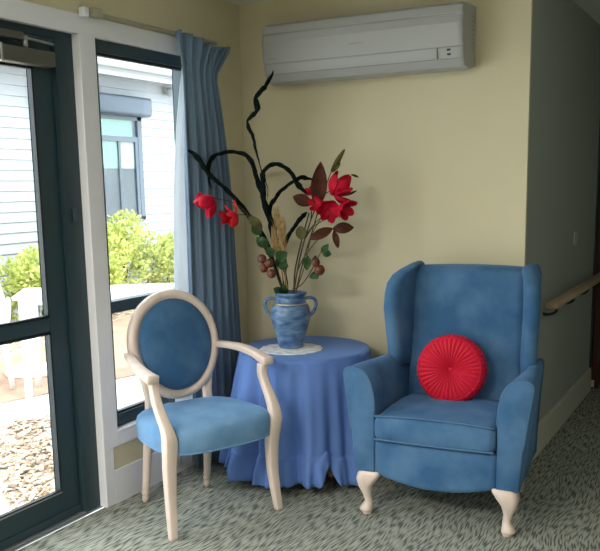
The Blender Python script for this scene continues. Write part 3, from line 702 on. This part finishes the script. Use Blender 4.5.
# right red flowers
s2 = stem_thing('flower_stem', 'flower stem leaning right with a cluster of large red blooms', 'flower')
stem([(-0.0, -0.0, 0.255), (0.028, 0.006, 0.423), (0.063, 0.017, 0.555), (0.103, 0.029, 0.665), (0.141, 0.041, 0.741), (0.196, 0.062, 0.770)], 0.0048, 0.002, M['stem'], s2)
stem([(0.065, 0.013, 0.555), (0.129, 0.02, 0.627), (0.19, 0.03, 0.664)], 0.003, 0.002, M['stemg'], s2, ins=False, name='side_stem')
stem([(0.055, 0.013, 0.53), (0.11, 0.02, 0.60), (0.215, 0.03, 0.650)], 0.003, 0.002, M['stemg'], s2, ins=False, name='side_stem')
stem([(0.092, 0.017, 0.632), (0.091, 0.033, 0.699), (0.089, 0.049, 0.761)], 0.003, 0.002, M['stem'], s2, ins=False, name='side_stem')
petals(s2, (0.185, 0.050, 0.745), (0.62, 0.2, 0.75), 0.125, 0.078, 5, 0.42, seed=8)
petals(s2, (0.200, 0.052, 0.742), (0.95, 0.3, -0.10), 0.095, 0.05, 4, 0.40, seed=9)
petals(s2, (0.185, 0.028, 0.680), (0.35, -0.6, -0.15), 0.072, 0.050, 7, 0.85, seed=10)
petals(s2, (0.240, 0.050, 0.690), (0.75, -0.1, -0.35), 0.072, 0.052, 6, 0.75, seed=11)
petals(s2, (0.135, 0.020, 0.700), (-0.1, -0.7, 0.1), 0.055, 0.04, 5, 0.8, seed=15)
petals(s2, (0.095, 0.046, 0.750), (-0.4, -0.1, 0.6), 0.062, 0.045, 5, 0.6, seed=12)
for a, b in (((0.26, 0.07, 0.74), (0.305, 0.09, 0.765)), ((0.28, 0.07, 0.84), (0.315, 0.09, 0.825))): leafobj(a, b, 0.012, M['brownleaf'], s2)
leafobj((0.120, 0.030, 0.690), (0.138, 0.040, 0.905), 0.082, M['brownleaf'], s2, shape=0.85, curl=0.04)
leafobj((0.095, 0.026, 0.700), (0.010, -0.012, 0.742), 0.062, M['brownleaf'], s2, curl=0.05)

# brown leaf spray
s3 = stem_thing('leaf_spray', 'spray of three long brown leaves at the right below the red blooms', 'dried foliage')
stem([(-0.005, -0.003, 0.255), (0.034, 0.004, 0.409), (0.093, 0.023, 0.500), (0.141, 0.035, 0.55), (0.19, 0.048, 0.583)], 0.004, 0.002, M['stemg'], s3)
leafobj((0.195, 0.05, 0.587), (0.098, -0.012, 0.535), 0.052, M['brownleaf'], s3)
leafobj((0.190, 0.048, 0.583), (0.285, 0.094, 0.588), 0.056, M['brownleaf'], s3)
leafobj((0.197, 0.048, 0.578), (0.226, 0.041, 0.490), 0.034, M['brownleaf'], s3)
# bud on a long stem
s4 = stem_thing('bud_stem', 'tall thin stem with a long pointed olive bud at the top right', 'dried stem')
stem([(0.008, 0.005, 0.254), (0.039, 0.027, 0.422), (0.077, 0.054, 0.567), (0.111, 0.078, 0.697), (0.144, 0.102, 0.816), (0.160, 0.114, 0.860)], 0.004, 0.002, M['stem'], s4)
bm = bmesh.new(); tube(bm, spline([(0.158, 0.112, 0.855), (0.176, 0.126, 0.892), (0.192, 0.138, 0.925), (0.212, 0.152, 0.962)], 5), lambda t: 0.002 + 0.0115 * math.sin(PI * min(1, t * 0.95 + 0.05)) ** 0.8, 10); obj('bud', bm, M['olive'], s4)
leafobj((0.158, 0.112, 0.852), (0.196, 0.138, 0.898), 0.026, M['olive'], s4)
# extra thin dark stems going up among the leaves
def plain(name, label, pts, m, r=0.0035):
    o = obj(name, tube(bmesh.new(), spline(inside(pts), 6), lambda t: r * (1 - 0.5 * t), 7), m); o.location = FO; tag(o, label, 'dried stem', 'bare stems in the blue vase'); return o
plain('bare_stem', 'bare dark stem standing near the middle of the vase, right of the grass plume', [(0.0, 0.0, 0.255), (0.006, 0.004, 0.38), (0.035, 0.02, 0.52), (0.07, 0.04, 0.66)], M['stem'], 0.006)
plain('bare_stem', 'bare brown stem leaning left behind the left berries', [(-0.04, -0.02, 0.255), (-0.075, -0.04, 0.37), (-0.125, -0.07, 0.52), (-0.16, -0.09, 0.64)], M['stemg'], 0.004)
plain('bare_stem', 'bare olive stem leaning right behind the green leaves', [(0.01, 0.0, 0.255), (0.05, 0.02, 0.40), (0.085, 0.035, 0.55), (0.15, 0.06, 0.67)], M['stemg'], 0.004)

# berries
def ball(c, r, m, parent, name='berry'):
    bm = bmesh.new(); bmesh.ops.create_uvsphere(bm, u_segments=16, v_segments=12, radius=r)
    for v in bm.verts: v.co = Vector(c) + v.co + v.co * (0.08 * noise.noise(v.co * 60 + Vector(c)))
    return obj(name, bm, m, parent)
s5 = stem_thing('berry_spray', 'green-leaved spray with four russet berries on the left above the vase', 'berry spray')
stem([(-0.048, -0.027, 0.256), (-0.051, -0.058, 0.338), (-0.065, -0.097, 0.43), (-0.084, -0.128, 0.491), (-0.110, -0.125, 0.53)], 0.004, 0.002, M['stem'], s5)
for c in ((-0.094, -0.143, 0.448), (-0.055, -0.138, 0.428), (-0.084, -0.145, 0.405), (-0.044, -0.140, 0.378)): ball(c, 0.0225, M['berry'], s5)
for a, b, w_ in (((-0.085, -0.10, 0.50), (-0.135, -0.12, 0.55), 0.055), ((-0.09, -0.10, 0.50), (-0.055, -0.098, 0.455), 0.045), ((-0.05, -0.08, 0.44), (0.012, -0.079, 0.475), 0.065), ((-0.045, -0.07, 0.42), (0.008, -0.064, 0.405), 0.05), ((-0.05, -0.06, 0.40), (-0.03, -0.07, 0.46), 0.05),
                 ((-0.04, -0.03, 0.268), (-0.015, -0.085, 0.325), 0.05), ((-0.05, -0.05, 0.28), (-0.068, -0.085, 0.30), 0.04), ((-0.12, -0.10, 0.56), (-0.16, -0.12, 0.61), 0.05)):
    leafobj(a, b, w_, M['greenleaf'], s5)
s6 = stem_thing('berry_spray', 'green-leaved spray with two russet berries on the right above the vase', 'berry spray')
stem([(-0.009, -0.005, 0.255), (0.047, 0.009, 0.32), (0.102, 0.022, 0.404), (0.144, 0.028, 0.483), (0.176, 0.029, 0.512)], 0.0035, 0.002, M['stemg'], s6)
for c, r_ in (((0.125, -0.004, 0.424), 0.022), ((0.146, -0.004, 0.388), 0.026)): ball(c, r_, M['berry'], s6)
for a, b, w_ in (((0.075, 0.01, 0.455), (0.078, -0.01, 0.385), 0.042), ((0.10, 0.01, 0.375), (0.135, -0.002, 0.345), 0.06), ((0.145, 0.02, 0.47), (0.185, 0.02, 0.512), 0.035), ((0.150, 0.02, 0.47), (0.195, 0.03, 0.462), 0.038), ((0.105, 0.01, 0.41), (0.125, 0.0, 0.46), 0.03), ((0.04, 0.0, 0.60), (0.055, -0.01, 0.53), 0.055)):
    leafobj(a, b, w_, M['greenleaf'] if a[2] < .55 else M['olive'], s6)
# dried grass plumes
def plume(label, pts, w0, seed):
    o = stem_thing('grass_plume', label, 'dried grass', 'dried grass plumes in the blue vase')
    stem(pts, 0.003, 0.0015, M['wheat'], o)
    r_ = random.Random(seed); sp = spline(pts, 10); bm = bmesh.new()
    for i in range(260):
        t = r_.uniform(0.42, 1.0); p = sp[min(len(sp) - 1, int(t * (len(sp) - 1)))]; ww = w0 * math.sin(PI * min(1, (t - 0.40) / 0.62)) ** 0.6
        a = r_.uniform(0, 2 * PI); st_ = p + Vector((math.cos(a), math.sin(a), 0)) * ww * 0.3
        en = st_ + Vector((math.cos(a) * ww, math.sin(a) * ww, r_.uniform(0.03, 0.07)))
        tube(bm, [st_, (st_ + en) / 2 + Vector((0, 0, .004)), en], lambda q: 0.0016 * (1.1 - q), 4)
    obj('plume_head', bm, M['wheat'], o, smooth=False)
plume('tallest tan dried grass plume in the centre of the arrangement', [(-0.031, -0.017, 0.255), (-0.046, -0.03, 0.36), (-0.055, -0.04, 0.46), (-0.062, -0.045, 0.56), (-0.066, -0.045, 0.645)], 0.024, 2)
plume('shorter tan dried grass plume right of the tallest plume', [(-0.025, -0.015, 0.255), (-0.030, -0.03, 0.35), (-0.030, -0.04, 0.44), (-0.032, -0.045, 0.53), (-0.028, -0.045, 0.60)], 0.018, 3)
plume('small tan dried grass plume leaning left behind the left berries', [(-0.035, -0.02, 0.255), (-0.06, -0.035, 0.36), (-0.08, -0.045, 0.45), (-0.085, -0.05, 0.54)], 0.010, 5)

# ------------------------------------------------------------------ outdoors
struct('ground_paving', boxes((-9.0, -0.13, -4.0, 16.0, -0.13, -0.045)), M['pave'])
bm = bmesh.new(); pts = [(-2.15, 3.9), (-3.33, 5.15), (-3.75, 6.6), (-4.5, 12.0), (-1.6, 12.0), (-1.6, 6.0), (-1.95, 4.6)]
vs = [bm.verts.new((x, y, -0.036)) for x, y in pts]; vb = [bm.verts.new((x, y, -0.060)) for x, y in pts]; bm.faces.new(vs); bm.faces.new(vb[::-1])
for i in range(len(pts)): j = (i + 1) % len(pts); bm.faces.new((vs[i], vs[j], vb[j], vb[i]))
struct('terrace_paving', bm, M['terra'])
def chips(name, poly, n, label, seed, size=0.035, base=-0.045):
    """garden bed: soil mesh with heaped bark chips, one uncountable object"""
    r_ = random.Random(seed); bm = bmesh.new()
    vs = [bm.verts.new((x, y, base + 0.012)) for x, y in poly]; vb = [bm.verts.new((x, y, base - 0.02)) for x, y in poly]
    f = [bm.faces.new(vs), bm.faces.new(vb[::-1])]
    for i in range(len(poly)): j = (i + 1) % len(poly); bm.faces.new((vs[i], vs[j], vb[j], vb[i]))
    xs = [p[0] for p in poly]; ys = [p[1] for p in poly]
    def inside_(x, y):
        c = False; j = len(poly) - 1
        for i in range(len(poly)):
            (xi, yi), (xj, yj) = poly[i], poly[j]
            if (yi > y) != (yj > y) and x < (xj - xi) * (y - yi) / (yj - yi) + xi: c = not c
            j = i
        return c
    k = 0
    while k < n:
        x = r_.uniform(min(xs), max(xs)); y = r_.uniform(min(ys), max(ys))
        if not inside_(x, y): continue
        k += 1
        l = size * r_.uniform(0.5, 1.5); wd = l * r_.uniform(0.25, 0.5); th = 0.004 + 0.004 * r_.random()
        mt = Matrix.Translation((x, y, base + 0.014 + r_.uniform(0, 0.018))) @ Matrix.Rotation(r_.uniform(0, PI), 4, 'Z') @ Matrix.Rotation(r_.uniform(-.4, .4), 4, 'Y') @ Matrix.Rotation(r_.uniform(-.4, .4), 4, 'X')
        g = bmesh.ops.create_cube(bm, size=1)
        mi = 1 if r_.random() < 0.45 else 2
        for v in g['verts']: v.co = mt @ Vector((v.co.x * l * (0.8 if v.co.y > 0 else 1), v.co.y * wd, v.co.z * th))
        for v in g['verts']:
            for fc in v.link_faces: fc.material_index = mi
    o = obj(name, bm, [M['soil'], M['bark'], M['bark2']], smooth=False); tag(o, label, 'bark mulch', kind='stuff'); return o
chips('bark_mulch', [(-0.40, 2.62), (-0.98, 3.0), (-1.75, 3.40), (-1.50, 3.95), (-1.05, 4.05), (-0.30, 4.0), (-0.30, 2.75)], 2200, 'patch of bark mulch just outside the glass door', 4)
chips('bark_mulch', [(-3.40, 4.2), (-4.95, 4.2), (-4.95, 11.5), (-4.15, 11.5), (-3.85, 6.6), (-3.45, 5.3)], 2200, 'bark mulch bed below the shrubs beside the white building', 5, 0.05)

# neighbouring building
nb = empty('neighbouring_building', (-5.0, 8.0, 0)); tag(nb, 'white weatherboard building across the courtyard with a shuttered grey-blue window', 'building')
bm = bmesh.new(); rings = []
zz = -0.1; sec = [(-0.12, -0.1)]
while zz < 2.86:
    sec += [(0.018, zz), (0.0, zz + 0.115)]; zz += 0.118
sec += [(0.0, 2.9), (-0.12, 2.9)]
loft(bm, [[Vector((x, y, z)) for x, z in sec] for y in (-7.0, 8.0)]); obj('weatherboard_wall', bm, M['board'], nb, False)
obj('soffit', boxes((-0.1, 0.50, -7.0, 8.0, 2.86, 2.885)), M['board'], nb, False)
bm = boxes((0.44, 0.48, -7.0, 8.0, 2.80, 2.96)); obj('fascia', bm, M['board'], nb, False)
bm = bmesh.new(); loft(bm, [[Vector((0.54 + x, y, 2.935 + z)) for x, z in rr(0.055, 0.055, 0.03)] for y in (-7.0, 8.0)]); obj('gutter', bm, M['board'], nb, False)
bm = bmesh.new(); vs = [(-0.5, 3.35), (0.50, 2.99), (0.50, 2.97), (-0.5, 3.30)]
loft(bm, [[Vector((x, y, z)) for x, z in vs] for y in (-7.0, 8.0)]); obj('roof', bm, M['bframe'], nb, False)
f = obj('window', boxes((0.0, 0.07, -0.35, -0.29, 1.02, 2.38), (0.0, 0.07, 1.26, 1.345, 1.02, 2.38), (0.0, 0.07, -0.35, 1.345, 2.33, 2.38), (0.0, 0.07, -0.35, 1.345, 1.00, 1.06),
    (0.0, 0.065, -0.29, 1.26, 2.05, 2.115), (0.0, 0.06, 0.86, 0.90, 1.06, 2.05), (0.0, 0.065, 1.20, 1.26, 1.06, 2.05)), M['bframe'], nb, False)
obj('pane', boxes((0.046, 0.050, -0.29, 1.26, 1.06, 2.33)), M['glass'], f, False)
obj('mint_blind', boxes((0.026, 0.034, -0.29, 1.18, 2.115, 2.33), (0.026, 0.034, -0.29, 0.86, 1.70, 2.05)), M['blindm'], f, False)['label'] = 'mint green blind'
obj('cream_blind', boxes((0.026, 0.034, 0.90, 1.20, 1.70, 2.05)), M['blindc'], f, False)['label'] = 'cream blind'
obj('drape', boxes((0.002, 0.024, -0.29, 1.26, 1.06, 2.33)), M['drape'], f, False)
bm = bmesh.new(); loft(bm, [[Vector((0.12 + x, y, 2.50 + z)) for x, z in rr(0.115, 0.125, 0.05)] for y in (-0.45, 1.36, 1.38)]); obj('shutter_box', bm, M['bframe'], nb)
bm = bmesh.new(); lathe(bm, [(0.01, 0), (0.05, 0.0), (0.07, -0.04), (0.06, -0.10), (0.02, -0.12)], 16, (0.10, 1.98, 2.82)); obj('eave_light', bm, M['board'], nb)

# shrubs
def shrub(x, y, r, h, n, m, label, seed, lobes=9):
    r_ = random.Random(seed); o = empty('shrub', (x, y, -0.03)); tag(o, label, 'shrub', 'shrubs along the white building')
    L = []
    for i in range(lobes):
        a = r_.uniform(0, 2 * PI); q = r * 0.55 * math.sqrt(r_.random()); zc = h * r_.uniform(0.25, 0.80)
        L.append((Vector((q * math.cos(a), q * math.sin(a), zc)), r * r_.uniform(0.34, 0.48)))
    bm = bmesh.new()
    for i in range(n):
        c, rad = r_.choice(L); dv = Vector((r_.gauss(0, 1), r_.gauss(0, 1), r_.gauss(0, 1))).normalized(); p = c + dv * rad * r_.uniform(0.7, 1.08)
        p.z = max(0.03, min(p.z, h)); s = r_.uniform(0.022, 0.045); u = (dv + Vector((r_.gauss(0, .5), r_.gauss(0, .5), r_.gauss(0, .5) + 0.3))).normalized(); v = u.orthogonal().normalized()
        v = (v * math.cos(i) + u.cross(v) * math.sin(i))
        q4 = [p - u * s * 0.2, p + v * s * 0.45 + u * s * 0.5, p + u * s * 1.3, p - v * s * 0.45 + u * s * 0.5]
        bm.faces.new([bm.verts.new(t) for t in q4])
    me = obj('foliage', bm, m, o, smooth=False)
    bm = bmesh.new()
    for i in range(5):
        c, rad = L[i % len(L)]; tube(bm, spline([(0.03 * math.cos(i), 0.03 * math.sin(i), -0.02), tuple(c * 0.5), tuple(c)], 4), lambda t: 0.012 * (1 - 0.6 * t), 6)
    obj('branches', bm, M['stem'], o)
shrub(-4.15, 4.90, 0.62, 0.95, 4200, M['foliage'], 'yellow-green shrub seen at the left edge through the door glass', 1)
shrub(-4.30, 5.75, 0.45, 0.72, 2600, M['foliage2'], 'mid green low shrub seen through the door glass between two yellow ones', 2)
shrub(-4.20, 6.50, 0.50, 0.86, 3000, M['foliage'], 'yellow-green shrub seen beside the door stile', 3)
shrub(-4.10, 7.30, 0.55, 0.98, 4200, M['foliage'], 'yellow-green shrub at the left edge of the window pane', 4)
shrub(-4.35, 8.05, 0.50, 1.22, 4200, M['foliage'], 'tallest yellow-green shrub, below the grey-blue window', 5)
shrub(-4.25, 8.75, 0.52, 0.98, 4200, M['foliage'], 'pale yellow-green shrub right of the tallest one', 6)
shrub(-4.20, 9.45, 0.50, 0.80, 3500, M['foliage2'], 'mid green shrub near the curtain edge of the window', 7)
shrub(-4.1, 10.2, 0.50, 0.75, 2500, M['foliage2'], 'farthest green shrub, half behind the curtain lining', 8)

# white garden table + chair + round base
gt = empty('garden_table', (-1.66, 4.74, -0.036), R(37.7)); tag(gt, 'white plastic garden table standing on the paving outside', 'garden table')
obj('tabletop', bevbox((-0.61, 0.61, -0.30, 0.22, 0.725, 0.755), 0.012, 3), M['plastic'], gt, False)
obj('apron', boxes((-0.55, 0.55, -0.30, -0.28, 0.69, 0.725), (-0.55, 0.55, 0.16, 0.18, 0.69, 0.725), (-0.55, -0.53, -0.30, 0.18, 0.69, 0.725), (0.53, 0.55, -0.30, 0.18, 0.69, 0.725)), M['plastic'], gt, False)
for sx in (-1, 1):
    for sy in (-1, 1):
        obj('leg', rect_tube(bmesh.new(), [((sx * 0.545, -0.04 + sy * 0.24, 0.0), 0.022, 0.022), ((sx * 0.54, -0.04 + sy * 0.23, 0.725), 0.030, 0.030)]), M['plastic'], gt)
gc = empty('garden_chair', (-2.66, 4.40, -0.036), R(-131)); tag(gc, 'white plastic garden chair with a solid back at the left of the garden table', 'garden chair')
obj('seat', bevbox((-0.22, 0.22, -0.22, 0.22, 0.40, 0.43), 0.012, 3), M['plastic'], gc, False)
bm = bmesh.new(); rings = []
for z, y in ((0.42, 0.20), (0.55, 0.225), (0.70, 0.25), (0.80, 0.27), (0.84, 0.275)):
    k = 1 if z < .8 else (0.9 if z < .83 else .7)
    rings.append([Vector((0.22 * k * x, y + t_ - 0.03 * (1 - x * x), z)) for t_, xs in ((0.0, (-1, -.5, 0, .5, 1)), (0.02, (1, .5, 0, -.5, -1))) for x in xs])
loft(bm, rings); obj('backrest', bm, M['plastic'], gc)
for sx in (-1, 1):
    for sy in (-1, 1):
        obj('leg', rect_tube(bmesh.new(), [((sx * 0.23, sy * 0.23, 0.0), 0.018, 0.018), ((sx * 0.19, sy * 0.19, 0.41), 0.026, 0.026)]), M['plastic'], gc)
    bm = bmesh.new(); tube(bm, spline([(sx * 0.23, -0.17, 0.42), (sx * 0.25, -0.18, 0.55), (sx * 0.25, -0.10, 0.64), (sx * 0.24, 0.08, 0.65), (sx * 0.21, 0.25, 0.66)], 5), 0.018, 8); obj('armrest', bm, M['plastic'], gc)
ub = empty('parasol_base', (-2.62, 4.92, -0.036)); tag(ub, 'round pale parasol base with a white pole behind the garden table', 'parasol base')
bm = bmesh.new(); lathe(bm, [(0.02, 0), (0.23, 0.0), (0.235, 0.02), (0.20, 0.045), (0.05, 0.06)], 32); obj('base', bm, M['pave'], ub)
bm = bmesh.new(); lathe(bm, [(0.024, 0.04), (0.024, 0.55)], 16); obj('pole', bm, M['plastic'], ub)

# ------------------------------------------------------------------ light
w = bpy.data.worlds.new('world'); bpy.context.scene.world = w; w.use_nodes = True
bg = w.node_tree.nodes['Background']; bg.inputs['Color'].default_value = (0.88, 0.94, 1.0, 1); bg.inputs['Strength'].default_value = 3.5
sun = bpy.data.lights.new('sun', 'SUN'); sun.energy = 1.5; sun.angle = R(2); sun.color = (1, 0.96, 0.88)
so = bpy.data.objects.new('sun', sun); C.objects.link(so); so.rotation_euler = Vector((-0.62, 0.30, -0.85)).to_track_quat('-Z', 'Y').to_euler()
def fill_light(x, y, e, label, sx=1.1, sy=0.3):  # unseen fill panel under the ceiling, added to brighten the room
    o = empty('fill_light', (x, y, ZC)); tag(o, label, 'fill light')
    obj('fill_housing', boxes((-sx / 2 - .03, sx / 2 + .03, -sy / 2 - .03, sy / 2 + .03, -0.05, 0)), M['white'], o, False)
    l = bpy.data.lights.new('lamp', 'AREA'); l.shape = 'RECTANGLE'; l.size = sx; l.size_y = sy; l.energy = e; l.color = (1.0, 0.96, 0.90)
    lo = bpy.data.objects.new('lamp', l); C.objects.link(lo); lo.parent = o; lo.location = (0, 0, -0.055)
fill_light(0.85, -0.3, 66, 'added rectangular fill light, out of view left of the viewer near the glass door')  # added fill, lights the furniture from the front left


fill_light(3.0, 0.5, 13, 'added rectangular fill light, out of view in the passage right of the viewer', 0.3, 1.1)  # weaker added fill, lifts the left wall

# ------------------------------------------------------------------ camera
cam = bpy.data.cameras.new('cam'); co = bpy.data.objects.new('camera', cam); C.objects.link(co)
yaw, pit, rol = .5015, .1745, .0188
cy, sy = math.cos(yaw), math.sin(yaw)
fwd = Vector((-sy * math.cos(pit), cy * math.cos(pit), -math.sin(pit))); rt = Vector((cy, sy, 0)); dn = fwd.cross(rt)
r2 = rt * math.cos(rol) + dn * math.sin(rol); d2_ = -rt * math.sin(rol) + dn * math.cos(rol)
co.matrix_world = Matrix(((r2.x, -d2_.x, -fwd.x, 2.548), (r2.y, -d2_.y, -fwd.y, 0), (r2.z, -d2_.z, -fwd.z, 1.44), (0, 0, 0, 1)))
cam.sensor_width = 36; cam.lens = 846.4 * 36 / 600; cam.shift_x = 0.0035; cam.shift_y = 0.098; cam.clip_start = 0.05
bpy.context.scene.camera = co
vs_ = bpy.context.scene.view_settings
vs_.view_transform = 'Standard'; vs_.look = 'None'; vs_.gamma = 1; vs_.use_curve_mapping = False; vs_.exposure = 0.85
